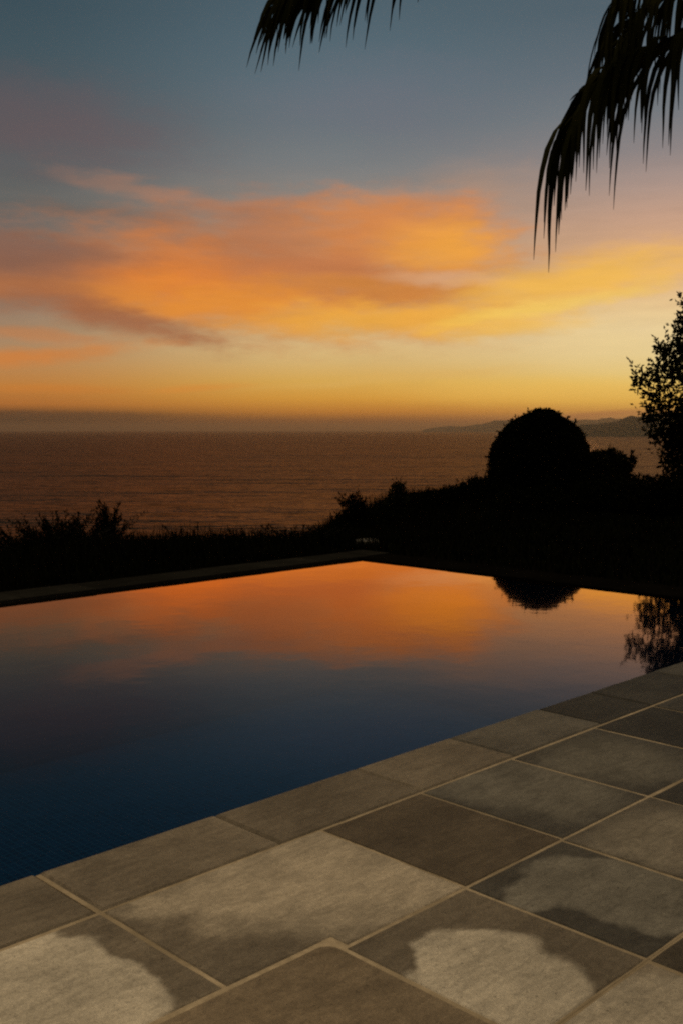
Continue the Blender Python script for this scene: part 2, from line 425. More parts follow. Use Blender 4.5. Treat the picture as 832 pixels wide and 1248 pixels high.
# ------------------------------------------------------------------ paving
def stone_mat(name):
    m, t, b = material(name)
    o = objcoord(t)
    dry = t.node('ShaderNodeAttribute', attribute_name='dry').outputs['Color']
    wet = t.node('ShaderNodeAttribute', attribute_name='wet').outputs['Color']
    n1 = t.noise(o, 9.0, 6, 0.6); n2 = t.noise(o, 2.6, 4, 0.55); n3 = t.noise(o, 210.0, 3, 0.7); n4 = t.noise(o, 48.0, 6, 0.7)
    w = t.vmath('MULTIPLY', t.vmath('SUBTRACT', n1.outputs['Color'], (.5, .5, .5)), (0.075, 0.075, 0))
    w2 = t.vmath('MULTIPLY', t.vmath('SUBTRACT', n2.outputs['Color'], (.5, .5, .5)), (0.30, 0.30, 0))
    w4 = t.vmath('MULTIPLY', t.vmath('SUBTRACT', n4.outputs['Color'], (.5, .5, .5)), (0.016, 0.016, 0))
    p = t.vmath('ADD', t.vmath('ADD', o, w4), t.vmath('ADD', w, w2))
    mask = None
    osp = t.node('ShaderNodeSeparateXYZ'); t.l.new(o, osp.inputs[0])
    for (u, v, ru, rv, rot, soft, bd) in DRY_PATCHES:
        q = t.mapping(p, loc=(u, v, 0), rot=RAD(rot), scale=(ru, rv, 1), typ='TEXTURE')
        sp = t.vmath('MULTIPLY', q, (1, 1, 0))
        f = t.mapr(t.vmath('LENGTH', sp), 1.0 + soft, 1.0 - soft)
        for i, (lo, hi) in enumerate(((bd[0], bd[2]), (bd[1], bd[3]))):      # a stain ends at the joints of its slab
            f = t.math('MULTIPLY', f, t.math('COMPARE', osp.outputs[i], (lo + hi) / 2, (hi - lo) / 2))
        mask = f if mask is None else t.math('MAXIMUM', mask, f)
    c = t.mix(mask, wet, dry)
    blot = t.mapr(n2.outputs['Fac'], 0.3, 0.72, 0.78, 1.14)
    grain = t.mapr(n3.outputs['Fac'], 0.3, 0.7, 0.76, 1.25, False)
    fine = t.mapr(n1.outputs['Fac'], 0.3, 0.7, 0.9, 1.08)
    pit = t.mapr(t.noise(o, 75.0, 2, 0.5).outputs['Fac'], .66, .74, 1.0, .62)
    vn = t.noise(t.mapping(o, rot=RAD(25), scale=(1, 3.6, 1)), 7.0, 7, 0.62, 1.2)
    vein = t.math('MULTIPLY', pit, t.mapr(vn.outputs['Fac'], .3, .7, .84, 1.14))
    c = t.vscale(c, vein)
    c = t.vscale(c, t.math('MULTIPLY', t.math('MULTIPLY', blot, grain), t.math('MULTIPLY', fine, t.mapr(n4.outputs['Fac'], 0.3, 0.7, 0.86, 1.12))))
    t.l.new(c, b.inputs['Base Color'])
    t.l.new(t.mapr(mask, 0.0, 1.0, 0.55, 0.85, False), b.inputs['Roughness'])
    b.inputs['Specular IOR Level'].default_value = 0.10
    h = t.math('ADD', t.math('MULTIPLY', n3.outputs['Fac'], 0.5), t.math('ADD', n1.outputs['Fac'], n4.outputs['Fac']))
    t.l.new(t.bump(h, 0.9, 0.006), b.inputs['Normal'])
    return m
# dry pale patches left on the damp stone: u, v, radii, turn, softness
DRY_PATCHES = [
    (.90, 2.10, .47, .62, 0, .04, (.86, 1.845, 1.46, 2.385)),
    (2.10, 2.12, .43, .42, 0, .20, (1.46, 1.785, 2.28, 2.385)), (1.66, 2.32, .16, .12, 0, .3, (1.46, 1.785, 2.28, 2.385)),
    (1.98, 1.50, .155, .15, 0, .10, (1.785, 1.216, 2.277, 1.785)), (1.84, 1.38, .25, .21, 0, .10, (1.785, 1.216, 2.277, 1.785)),
    (2.57, 1.44, .22, .30, 0, .10, (2.277, 1.216, 2.765, 1.785)), (2.42, 1.60, .13, .09, 0, .2, (2.277, 1.216, 2.765, 1.785)),
    (3.10, 2.14, .28, .30, 0, .3, (2.777, 1.785, 3.325, 2.385)), (3.02, 1.52, .24, .26, 0, .35, (2.765, 1.216, 3.325, 1.785)),
    (2.0, .95, .3, .3, 0, .2, (1.785, .63, 2.272, 1.216)), (3.6, 2.1, .28, .3, 0, .4, (3.325, 1.785, 3.94, 2.385))]

def offset_poly(P, d):
    n = len(P); out = []
    for i in range(n):
        p0 = Vector(P[i - 1]); p1 = Vector(P[i]); p2 = Vector(P[(i + 1) % n])
        e1 = (p1 - p0).normalized(); e2 = (p2 - p1).normalized()
        n1 = Vector((-e1.y, e1.x)); n2 = Vector((-e2.y, e2.x))
        k = max(0.5, 1 + n1.dot(n2)); out.append(p1 + (n1 + n2) * (d / k))
    return out
def rect(u0, v0, u1, v1): return [(u0, v0), (u1, v0), (u1, v1), (u0, v1)]
def subdiv(P, step, jit, rng):
    out = []
    for i in range(len(P)):
        a = Vector(P[i]); b = Vector(P[(i + 1) % len(P)]); L = (b - a).length
        n = max(1, int(L / step)); nn = Vector((-(b - a).y, (b - a).x)) / max(L, 1e-6)
        for k in range(n):
            out.append(a.lerp(b, k / n) + (nn * rng.uniform(-jit, jit) if k else Vector((0, 0))))
    return out
class Paving:
    def __init__(self): self.V = []; self.F = []; self.dry = []; self.wet = []; self.rng = random.Random(5)
    def tile(self, P, dry, wet, gap=0.012, thick=0.035, bev=0.004, jit=0.0014, drop=0.0):
        q = offset_poly(P, gap / 2); q = subdiv(q, 0.07, jit, self.rng)
        top = offset_poly(q, bev); n = len(q); b = len(self.V); r = self.rng
        tx, ty, tz = r.uniform(-.0012, .0012), r.uniform(-.0012, .0012), r.uniform(-.0035, .0015) - drop
        cx = sum(x for x, _ in q) / n; cy = sum(y for _, y in q) / n
        zz = lambda p: tz + (p[0] - cx) * tx + (p[1] - cy) * ty
        self.V += [(p[0], p[1], -thick) for p in q] + [(p[0], p[1], zz(p) - bev * .8) for p in q] + [(p[0], p[1], zz(p)) for p in top]
        fs = []
        for i in range(n):
            j = (i + 1) % n
            fs += [(b + i, b + j, b + n + j, b + n + i), (b + n + i, b + n + j, b + 2 * n + j, b + 2 * n + i)]
        fs.append(tuple(b + 2 * n + i for i in range(n)))
        fs.append(tuple(b + i for i in reversed(range(n))))
        self.F += fs; self.dry += [dry] * len(fs); self.wet += [wet] * len(fs)
    def build(self, name, mat):
        me = mesh_from(self.V, self.F)
        for an, cols in (('dry', self.dry), ('wet', self.wet)):
            at_ = me.attributes.new(an, 'FLOAT_COLOR', 'CORNER'); data = []
            for p, c in zip(me.polygons, cols): data += list(c + (1.0,)) * p.loop_total
            at_.data.foreach_set('color', data)
        return new_obj(name, me, mat, rotz=ROTZ)
def tone(k, g=0.0):
    return (k * .98, k * (0.82 + g * .09), k * (0.595 + g * .15))

def build_paving():
    rng = random.Random(11)
    mat = stone_mat('sandstone'); pv = Paving()
    VR = [2.385, 1.785, 1.216, .63, .03, -.57, -1.17, -1.77, -2.4]
    base_u = [-3.0, -2.4, -1.7, -1.15, -.5, .15, .72]
    tail = [4.98, 5.55, 6.1, 6.75, 7.3, 7.7, 8.1]
    rows = {0: base_u[:-1] + [.86, 1.46, 2.28, 2.777, 3.325, 3.94, 4.45] + tail,
            1: base_u[:-2] + [.05, .60, 1.19, 1.785, 2.277, 2.765, 3.325, 3.94, 4.45] + tail,
            2: base_u + [1.24, 1.785, 2.272, 2.8, 3.33, 3.94, 4.5] + tail}
    sp = {(0, 0): None}
    D = {  # (row, left u): (dry, wet); right-hand slabs also darkened for light falloff
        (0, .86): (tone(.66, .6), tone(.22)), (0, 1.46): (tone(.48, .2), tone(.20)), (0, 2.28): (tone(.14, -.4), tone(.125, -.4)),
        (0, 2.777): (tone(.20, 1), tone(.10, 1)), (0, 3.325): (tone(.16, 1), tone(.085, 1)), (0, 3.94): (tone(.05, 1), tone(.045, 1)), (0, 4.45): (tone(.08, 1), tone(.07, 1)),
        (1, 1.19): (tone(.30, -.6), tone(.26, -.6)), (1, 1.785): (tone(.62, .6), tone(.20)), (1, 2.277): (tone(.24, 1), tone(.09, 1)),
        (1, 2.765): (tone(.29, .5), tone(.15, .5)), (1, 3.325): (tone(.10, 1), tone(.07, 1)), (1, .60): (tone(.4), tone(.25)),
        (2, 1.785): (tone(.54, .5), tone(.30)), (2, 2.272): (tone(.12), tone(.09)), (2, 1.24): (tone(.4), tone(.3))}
    for r in range(len(VR) - 1):
        us = rows.get(r) or [u + (0.13 if r % 2 else -.08) for u in rows[2][:-1]]
        if r > 2: us = [-3.0] + us[1:-1] + [8.1]
        for a, b in zip(us[:-1], us[1:]):
            if r == 2 and abs(a - 3.33) < .01: continue          # planting pit of the palm
            dry, wet = D.get((r, a), None) or (tone(rng.uniform(.2, .4)), tone(rng.uniform(.14, .24)))
            v1, v0 = VR[r], VR[r + 1]
            if r == 0 and b <= 1.47: P = rect(a, 1.845, b, v1)
            elif r == 0 and a == 1.46: P = [(1.46, 1.845), (1.80, 1.845), (1.80, 1.785), (2.28, 1.785), (2.28, 2.385), (1.46, 2.385)]
            elif r == 1 and b <= 1.79:
                P = rect(a, v0, b, 1.84)
                if a == 1.19:
                    P = [(a, v0), (b, v0)] + [(b - .05 + .05 * math.cos(th), 1.84 - .05 + .05 * math.sin(th)) for th in np.linspace(0, math.pi / 2, 6)] + [(a, 1.84)]
            else: P = rect(a, v0, b, v1)
            pv.tile(P, dry, wet)
    structure(pv.build('paving', mat), 'sandstone slabs of the pool deck with damp and dry patches')
    # coping stones
    cp = Paving()
    cu = [-1.95, -1.3, -.65, 0.0, .72, 1.46, 2.12, 2.80, 3.37, 4.02, 4.47, 5.1, 5.75, 6.4, 7.0, 7.62, 8.1]
    ct = {.72: tone(.22), 1.46: tone(.25), 2.12: tone(.18), 2.80: tone(.23), 3.37: tone(.15, .8), 4.02: tone(.05, 1), 4.47: tone(.055, 1), 5.1: tone(.09, 1), 5.75: tone(.06, 1)}  # stones farther right carry the fading light in their tone
    for a, b in zip(cu[:-1], cu[1:]):
        c = ct.get(a, tone(.2)); g = 0.005
        aa = a + (.006 if a == 1.46 else 0); bb = b - (.006 if b == 1.46 else 0)
        v0 = 2.385 + .006
        cp.tile(rect(aa, v0, bb, POOL_V0), c, tuple(x * .95 for x in c), gap=g, thick=.05, bev=.010)
    structure(cp.build('coping', mat), 'sandstone coping along the near edge of the pool')
    cp = Paving(); cp.rng = random.Random(8)
    dk = stone_mat('dimmed_stone'); dk.node_tree.nodes['Principled BSDF'].inputs['Specular IOR Level'].default_value = 0.0  # stone recipe again, its tones darkened where the deck light fades
    # far side, far end and near end
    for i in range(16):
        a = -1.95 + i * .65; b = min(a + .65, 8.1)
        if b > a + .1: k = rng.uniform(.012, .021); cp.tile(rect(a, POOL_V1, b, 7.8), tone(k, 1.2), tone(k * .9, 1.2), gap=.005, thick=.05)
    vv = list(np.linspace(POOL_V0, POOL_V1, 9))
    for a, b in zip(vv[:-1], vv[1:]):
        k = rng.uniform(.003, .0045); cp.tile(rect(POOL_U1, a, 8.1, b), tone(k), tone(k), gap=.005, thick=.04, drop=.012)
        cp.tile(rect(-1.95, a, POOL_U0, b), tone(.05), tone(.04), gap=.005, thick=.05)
    structure(cp.build('coping', dk), 'dark stone coping on the far pool edges, tone lowered for weaker light')
    # mortar bed
    mm, t, b = material('mortar'); o = objcoord(t)
    n = t.noise(o, 40.0, 5); n2 = t.noise(o, 3.0, 4)
    f = t.math('MULTIPLY', n.outputs['Fac'], t.mapr(n2.outputs['Fac'], .3, .7, .25, 1.1))
    t.l.new(t.mix(f, (.22, .17, .10, 1), (.66, .53, .35, 1)), b.inputs['Base Color'])
    b.inputs['Roughness'].default_value = .95; t.l.new(t.bump(n.outputs['Fac'], .6, .004), b.inputs['Normal'])
    V = []; Fc = []
    def slab(u0, v0, u1, v1, z1, z0=-.045):
        k = len(V)
        V.extend([(u0, v0, z0), (u1, v0, z0), (u1, v1, z0), (u0, v1, z0), (u0, v0, z1), (u1, v0, z1), (u1, v1, z1), (u0, v1, z1)])
        Fc.extend([(k, k + 3, k + 2, k + 1), (k + 4, k + 5, k + 6, k + 7), (k, k + 1, k + 5, k + 4), (k + 1, k + 2, k + 6, k + 5), (k + 2, k + 3, k + 7, k + 6), (k + 3, k, k + 4, k + 7)])
    # a pit of 0.61 x 0.586 is left open round the palm
    pu0, pu1, pv0, pv1 = 3.33, 3.94, .63, 1.216
    zt = -.0042
    slab(-3.0, pv1, 8.1, 2.392, zt); slab(-3.0, -2.4, 8.1, pv0, zt)
    slab(-3.0, pv0 + .001, pu0, pv1 - .001, zt); slab(pu1, pv0 + .001, 8.1, pv1 - .001, zt)
    slab(1.452, 2.393, 1.468, POOL_V0 - .012, -.006)          # filled joint between two coping stones
    structure(new_obj('mortar_bed', mesh_from(V, Fc), mm, rotz=ROTZ), 'pale sandy mortar between the slabs')
    sm, t, b = material('planting_soil'); o = objcoord(t); n = t.noise(o, 60, 5)
    t.l.new(t.mix(n.outputs['Fac'], (.01, .008, .005, 1), (.05, .038, .025, 1)), b.inputs['Base Color']); b.inputs['Roughness'].default_value = .95
    t.l.new(t.bump(n.outputs['Fac'], 1, .01), b.inputs['Normal'])
    k = new_obj('planting_soil', mesh_from([(pu0, pv0, -.03), (pu1, pv0, -.03), (pu1, pv1, -.03), (pu0, pv1, -.03)], [(0, 1, 2, 3)]), sm, rotz=ROTZ)
    structure(k, 'soil in the open pit round the palm')
build_paving()

# ------------------------------------------------------------------ foliage builders
BARK, tB, bB = material('bark')
_n = tB.noise(tB.mapping(objcoord(tB), scale=(1, 1, .25)), 30, 5)
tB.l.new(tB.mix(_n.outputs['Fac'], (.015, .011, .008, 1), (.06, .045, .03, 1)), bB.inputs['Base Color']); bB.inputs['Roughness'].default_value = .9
tB.l.new(tB.bump(_n.outputs['Fac'], .8, .01), bB.inputs['Normal'])
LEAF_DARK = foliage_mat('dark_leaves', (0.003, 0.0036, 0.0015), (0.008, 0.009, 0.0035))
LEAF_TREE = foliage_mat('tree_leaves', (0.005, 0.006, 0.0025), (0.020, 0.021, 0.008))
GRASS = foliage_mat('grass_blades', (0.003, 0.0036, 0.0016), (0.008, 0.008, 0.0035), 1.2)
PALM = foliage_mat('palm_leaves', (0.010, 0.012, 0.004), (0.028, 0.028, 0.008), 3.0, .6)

def clump_points(clumps, per, rng, shell=0.45):
    """clumps: (centre, rx, ry, rz); points inside each, denser towards its skin; returns points and outward directions"""
    P = []; D = []
    for (c, rx, ry, rz) in clumps:
        n = max(8, int(per * rx * rz * 4 * (1.0 if rx > .4 or per > 2500 else .6)))
        d = rng.normal(size=(n, 3)); d /= np.linalg.norm(d, axis=1, keepdims=True)
        r = (1 - rng.random(n) ** 1.6 * (1 - shell) * 1.6).clip(0.05, 1.0)
        r *= 1 + 0.10 * np.sin(d[:, 0] * 7 + c[0] * 3) * np.sin(d[:, 2] * 8 + c[1])
        P.append(np.array(c) + d * r[:, None] * np.array([rx, ry, rz])); D.append(d)
    return np.concatenate(P), np.concatenate(D)

def plant(name, label, cat, base, clumps, per, leaf, rng_seed, mat, group=None, up=0.3, trunk_r=.03, width=.5, sprigs=0, part='foliage', spread=.8, multi=0):
    rng = np.random.default_rng(rng_seed); rr = random.Random(rng_seed)
    base = Vector(base); o = thing(name, label, cat, base, group)
    cl = [((c[0] - base.x, c[1] - base.y, c[2] - base.z), rx, ry, rz) for (c, rx, ry, rz) in clumps]
    P, D = clump_points(cl, per, rng)
    keep = P[:, 2] > 0.01; P, D = P[keep], D[keep]
    D = D + rng.normal(size=D.shape) * spread + np.array([0, 0, up])
    n = len(P); L = leaf * rng.uniform(.55, 1.35, n)
    Q = leaves(P, D, L, L * width * rng.uniform(.7, 1.2, n), rng)
    if sprigs:     # shoots standing out of the outline
        ex = []
        for s in range(sprigs):
            c, rx, ry, rz = cl[rr.randrange(len(cl))]
            d = np.array([rr.gauss(0, .8), rr.gauss(0, .8), abs(rr.gauss(.5, .6))]); d /= np.linalg.norm(d)
            s0 = np.array(c) + d * np.array([rx, ry, rz]) * .85
            if s0[2] < .05: continue
            ln = leaf * rr.uniform(1.5, 4); k = 8; tt = rng.random(k)[:, None]
            dd = d + np.array([0, 0, .5]); dd /= np.linalg.norm(dd)
            pp = s0 + dd * ln * tt
            ex.append(leaves(pp, dd + rng.normal(size=(k, 3)) * .6, np.full(k, leaf * .9), np.full(k, leaf * .4), rng))
        if ex: Q = np.concatenate([Q] + ex)
    new_obj(part, quads_mesh(Q), mat, o)
    V = []; Fc = []
    big = sorted(cl, key=lambda c: -c[1])
    if multi == 0:
        topc = Vector(big[0][0]); h = max(.15, topc.z)
        tp = Vector((topc.x * .5, topc.y * .5, h * .55))
        tube(V, Fc, [(0, 0, -.05), tuple(tp * .5 + Vector((rr.uniform(-.03, .03), 0, 0))), tuple(tp)], [trunk_r * 1.3, trunk_r, trunk_r * .75], 8)
        for (c, rx, ry, rz) in big[:14]:
            c = Vector(c); mid = tp.lerp(c, .5) + Vector((0, 0, .08 * (c - tp).length))
            tube(V, Fc, [tuple(tp * .9), tuple(mid), tuple(c + Vector((0, 0, rz * .3)))], [trunk_r * .6, trunk_r * .4, trunk_r * .15], 6)
    else:
        for k in range(multi):
            c, rx, ry, rz = cl[k % len(cl)]
            c = Vector((c[0] + rr.uniform(-rx, rx) * .4, c[1] + rr.uniform(-ry, ry) * .4, max(.1, c[2] + rz * .5)))
            tube(V, Fc, [(c.x * .3, c.y * .3, -.03), (c.x * .7, c.y * .7, c.z * .5), tuple(c)], [trunk_r, trunk_r * .7, trunk_r * .3], 5)
    new_obj('trunk' if multi == 0 else 'stems', mesh_from(V, Fc, True), BARK, o)
    return o

def px_clump(x, y, Y, rpx, rzpx=None, ry=None):
    c = at(x, y, Y); s = Y / F
    return (tuple(c), rpx * s, (ry if ry else rpx * s), (rzpx or rpx) * s)
def foot(x, Y, z=-.04):
    c = at(x, 600, Y); return (c.x, c.y, z)

# ------------------------------------------------------------------ the big clipped bush
def build_dome():
    Y = 17.2; s = Y / F; c = at(656, 600, Y); base = (c.x, c.y, -.04)
    o = thing('bush', 'large round clipped bush standing black against the sunset beyond the pool', 'bush', base, 'shrubs beyond the pool')
    rng = np.random.default_rng(4)
    prof = [(0.0, .80), (.12, .835), (.35, .845), (.62, .845), (.92, .835), (1.10, .79), (1.27, .70), (1.41, .56), (1.51, .39), (1.575, .22), (1.605, .08), (1.61, 0.0)]
    zs = np.array([p[0] for p in prof]); rs = np.array([p[1] * .955 for p in prof])
    def rad(z, th):
        r = np.interp(z, zs, rs)
        return r * (1 + .045 * np.sin(3 * th + 1) + .03 * np.sin(2 * th + 4 * z) + .014 * np.sin(17 * th + z * 13) + .012 * np.sin(23 * th - z * 19) + .018 * np.sin(7 * th + z * 4) + .03 * np.sin(9 * th - z * 7)) + .02 * np.sin(5 * th + 6 * z)
    V = []; Fc = []; nt = 48; nz = 26; zz = 1.61 * (1 - (1 - np.linspace(0, 1, nz)) ** 1.7)
    for z in zz:
        for k in range(nt):
            th = 2 * math.pi * k / nt; r = float(rad(z, th)) * .93
            V.append((r * math.cos(th), r * math.sin(th), z * .975))
    for i in range(nz - 1):
        for k in range(nt):
            k2 = (k + 1) % nt; Fc.append((i * nt + k, i * nt + k2, (i + 1) * nt + k2, (i + 1) * nt + k))
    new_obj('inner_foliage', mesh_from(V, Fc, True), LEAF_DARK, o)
    n = 42000
    z = 1.61 * (1 - (1 - rng.random(n)) ** 1.6); th = rng.uniform(0, 2 * math.pi, n)
    r = rad(z, th) * rng.uniform(.9, 1.01, n)
    P = np.stack([r * np.cos(th), r * np.sin(th), z + 0.0], 1)
    D = np.stack([np.cos(th), np.sin(th), (z - .6) * 1.2], 1) + rng.normal(size=(n, 3)) * .7
    # a bump of new growth on the crown, a little right of the middle
    m = 2600; d = rng.normal(size=(m, 3)); d /= np.linalg.norm(d, axis=1, keepdims=True)
    P2 = np.array([.06, 0, 1.55]) + d * np.array([.26, .28, .13]) * rng.random(m)[:, None] ** .4
    P = np.concatenate([P, P2]); D = np.concatenate([D, d + rng.normal(size=d.shape) * .6]); n = len(P)
    ex = []
    for k in range(170):
        th_ = rng.uniform(0, 6.283); z_ = 1.61 * (1 - (1 - rng.random()) ** 1.8); r_ = float(rad(z_, th_))
        d_ = np.array([math.cos(th_), math.sin(th_), (z_ - .5) * 1.3]) + rng.normal(size=3) * .3; d_ /= np.linalg.norm(d_)
        tt_ = rng.random(9)[:, None]
        ex.append((np.array([r_ * math.cos(th_), r_ * math.sin(th_), z_]) + d_ * tt_ * rng.uniform(.03, .11), np.tile(d_, (9, 1)) + rng.normal(size=(9, 3)) * .7))
    P = np.concatenate([P] + [e[0] for e in ex]); D = np.concatenate([D] + [e[1] for e in ex]); n = len(P)
    L = rng.uniform(.03, .06, n)
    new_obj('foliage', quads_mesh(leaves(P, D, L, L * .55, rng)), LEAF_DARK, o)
    V = []; Fc = []; tube(V, Fc, [(0, 0, -.06), (.01, .01, .3), (0, 0, .9)], [.09, .07, .04], 8)
    new_obj('trunk', mesh_from(V, Fc, True), BARK, o)
build_dome()

GS = 'shrubs beyond the pool'
def ft(x, Y):
    c = at(x, 600, Y); u = c.x * math.sin(BANG) + c.y * math.cos(BANG); v = -c.x * math.cos(BANG) + c.y * math.sin(BANG)
    return (c.x, c.y, land_z(u, v) - .01)
# loose shrub beside the clipped bush
plant('shrub', 'loose dark shrub with ragged edge just right of the clipped bush', 'shrub', ft(738, 17.6),
      [px_clump(738, 575, 17.6, 26, 24), px_clump(722, 585, 17.5, 22, 20), px_clump(745, 560, 17.7, 15, 12), px_clump(728, 559, 17.5, 12, 10), px_clump(760, 570, 17.6, 10, 9), px_clump(768, 562, 17.6, 5, 5), px_clump(745, 592, 17.6, 30, 18)],
      9000, .06, 21, LEAF_TREE, GS, sprigs=25, trunk_r=.035)
plant('shrub', 'slender open shrub standing highest at the left end of the dark bank', 'shrub', ft(485, 17.0),
      [px_clump(484, 602, 17, 11, 11), px_clump(478, 615, 17, 10, 12), px_clump(491, 617, 17, 9, 12), px_clump(484, 593, 17, 6, 5), px_clump(484, 632, 17, 17, 14), px_clump(480, 650, 17, 24, 14)],
      9000, .045, 22, LEAF_TREE, GS, sprigs=25, trunk_r=.016)
plant('shrub', 'low feathery shrub at the bank foot beside the slender open shrub', 'shrub', ft(432, 16.2),
      [px_clump(433, 636, 16.2, 22, 18), px_clump(432, 617, 16.2, 13, 13), px_clump(422, 650, 16.2, 24, 15), px_clump(448, 646, 16.2, 22, 15), px_clump(440, 660, 16.2, 34, 14)],
      7000, .07, 23, GRASS, GS, up=1.2, sprigs=60, trunk_r=.008, width=.22, multi=9)
plant('shrub', 'dense rounded shrub right behind the slender open one', 'shrub', ft(515, 17.2),
      [px_clump(516, 618, 17.2, 26, 19), px_clump(505, 612, 17.2, 13, 11), px_clump(525, 610, 17.3, 15, 12), px_clump(498, 630, 17.0, 18, 15), px_clump(537, 624, 17.2, 20, 18), px_clump(515, 640, 17.0, 40, 22), px_clump(468, 632, 17.0, 26, 16)],
      12000, .045, 24, LEAF_DARK, GS, sprigs=25, trunk_r=.02)
plant('shrub', 'spiky topped shrub midway along the dark bank', 'shrub', ft(560, 17.2),
      [px_clump(556, 608, 17.2, 24, 17), px_clump(572, 600, 17.2, 16, 13), px_clump(545, 606, 17.1, 14, 11), px_clump(578, 616, 17.2, 22, 18), px_clump(560, 632, 17.0, 34, 20)],
      12000, .045, 25, LEAF_DARK, GS, sprigs=45, trunk_r=.02)
plant('shrub', 'shrub rising against the left flank of the clipped bush', 'shrub', ft(592, 17.0),
      [px_clump(588, 600, 17.0, 20, 16), px_clump(597, 590, 17.0, 8, 10), px_clump(606, 604, 16.9, 20, 15), px_clump(581, 590, 17.0, 10, 8), px_clump(600, 622, 16.8, 30, 18)],
      12000, .045, 26, LEAF_DARK, GS, sprigs=35, trunk_r=.02)
plant('shrub', 'low shrub in front of the clipped bush', 'shrub', ft(655, 16.4),
      [px_clump(632, 608, 16.4, 30, 15), px_clump(662, 608, 16.3, 32, 16), px_clump(690, 606, 16.4, 26, 15)],
      7000, .05, 27, LEAF_DARK, GS, trunk_r=.02)
plant('shrub', 'low shrub in front of the loose ragged one', 'shrub', ft(740, 16.2),
      [px_clump(715, 604, 16.2, 26, 17), px_clump(745, 602, 16.1, 28, 20), px_clump(776, 600, 16.2, 26, 21)],
      7000, .05, 28, LEAF_DARK, GS, trunk_r=.02)
plant('shrub', 'low dark shrub under the tree at the right edge', 'shrub', ft(825, 15.8),
      [px_clump(798, 602, 15.8, 26, 23), px_clump(826, 600, 15.8, 30, 26), px_clump(860, 600, 15.8, 32, 28)],
      7000, .055, 29, LEAF_DARK, GS, trunk_r=.02)

# ------------------------------------------------------------------ the tree at the right edge
TY = 16.6
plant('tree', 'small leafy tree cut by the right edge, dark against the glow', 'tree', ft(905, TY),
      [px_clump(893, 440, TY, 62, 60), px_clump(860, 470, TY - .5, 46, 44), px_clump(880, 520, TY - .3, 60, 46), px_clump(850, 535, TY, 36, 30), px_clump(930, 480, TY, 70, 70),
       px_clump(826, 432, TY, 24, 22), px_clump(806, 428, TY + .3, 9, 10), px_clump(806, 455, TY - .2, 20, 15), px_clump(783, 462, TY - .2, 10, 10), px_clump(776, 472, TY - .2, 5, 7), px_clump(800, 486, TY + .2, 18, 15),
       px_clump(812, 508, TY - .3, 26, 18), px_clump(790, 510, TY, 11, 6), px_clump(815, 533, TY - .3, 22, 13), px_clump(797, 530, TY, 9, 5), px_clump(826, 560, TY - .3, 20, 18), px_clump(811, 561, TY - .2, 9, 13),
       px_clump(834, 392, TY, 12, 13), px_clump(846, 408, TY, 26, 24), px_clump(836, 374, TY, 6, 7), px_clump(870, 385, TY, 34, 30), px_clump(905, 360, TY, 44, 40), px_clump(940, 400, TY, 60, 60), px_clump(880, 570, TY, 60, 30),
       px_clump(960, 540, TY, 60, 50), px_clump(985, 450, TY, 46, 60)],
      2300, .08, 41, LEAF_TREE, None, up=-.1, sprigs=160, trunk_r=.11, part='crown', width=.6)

# ------------------------------------------------------------------ weeds and grass beyond the far edge of the pool
def grass_patch(name, label, cat, region, n, hmin, hmax, seed, wmin=.006, wmax=.014, cls=None, mat=GRASS):
    """blades as bent two-quad strips; region(rng, n) -> base points in u, v"""
    rng = np.random.default_rng(seed); uv = region(rng, n); n = len(uv)
    B = np.array([[*W(u, v)[:2], land_z(u, v) - .01] for u, v in uv])
    h = rng.uniform(hmin, hmax, n) * (1 + .25 * np.sin(uv[:, 0] * 2.7) * np.sin(uv[:, 0] * 6.1 + uv[:, 1] * 3)); w = rng.uniform(wmin, wmax, n)
    if hmax > .2: h *= np.clip((uv[:, 1] - 7.4) / 2.6, .22, 1)
    th = rng.uniform(0, 2 * math.pi, n); sd = np.stack([np.cos(th), np.sin(th), 0 * th], 1) * w[:, None] * .5
    ln = np.stack([-np.sin(th), np.cos(th), 0 * th], 1) * (h * rng.uniform(.05, .45, n))[:, None]
    up = np.array([0, 0, 1.0])
    m = B + up * h[:, None] * .6 + ln * .35; tp = B + up * h[:, None] + ln
    Q = np.concatenate([np.stack([B - sd, B + sd, m + sd * .8, m - sd * .8], 1), np.stack([m - sd * .8, m + sd * .8, tp + sd * .1, tp - sd * .1], 1)])
    o = new_obj(name, quads_mesh(Q), mat); tag(o, label, cat, kind='stuff'); return o
def strip(rng, n):
    u = rng.uniform(-1.0, 17.0, n); v = 7.95 + rng.random(n) * 6.2
    return np.stack([u, v], 1)
grass_patch('grass', 'dark rough grass along the far side of the pool', 'grass', strip, 120000, .20, .42, 51)
def bank(rng, n):
    u = rng.uniform(8.2, 17.5, n); v = rng.uniform(1.5, 11.6, n)
    k = (u < 17)
    return np.stack([u, v], 1)[k]
grass_patch('ground_cover', 'dark low ground cover between the pool end and the shrubs', 'ground cover', bank, 42000, .04, .11, 52, .01, .025, mat=LEAF_DARK)

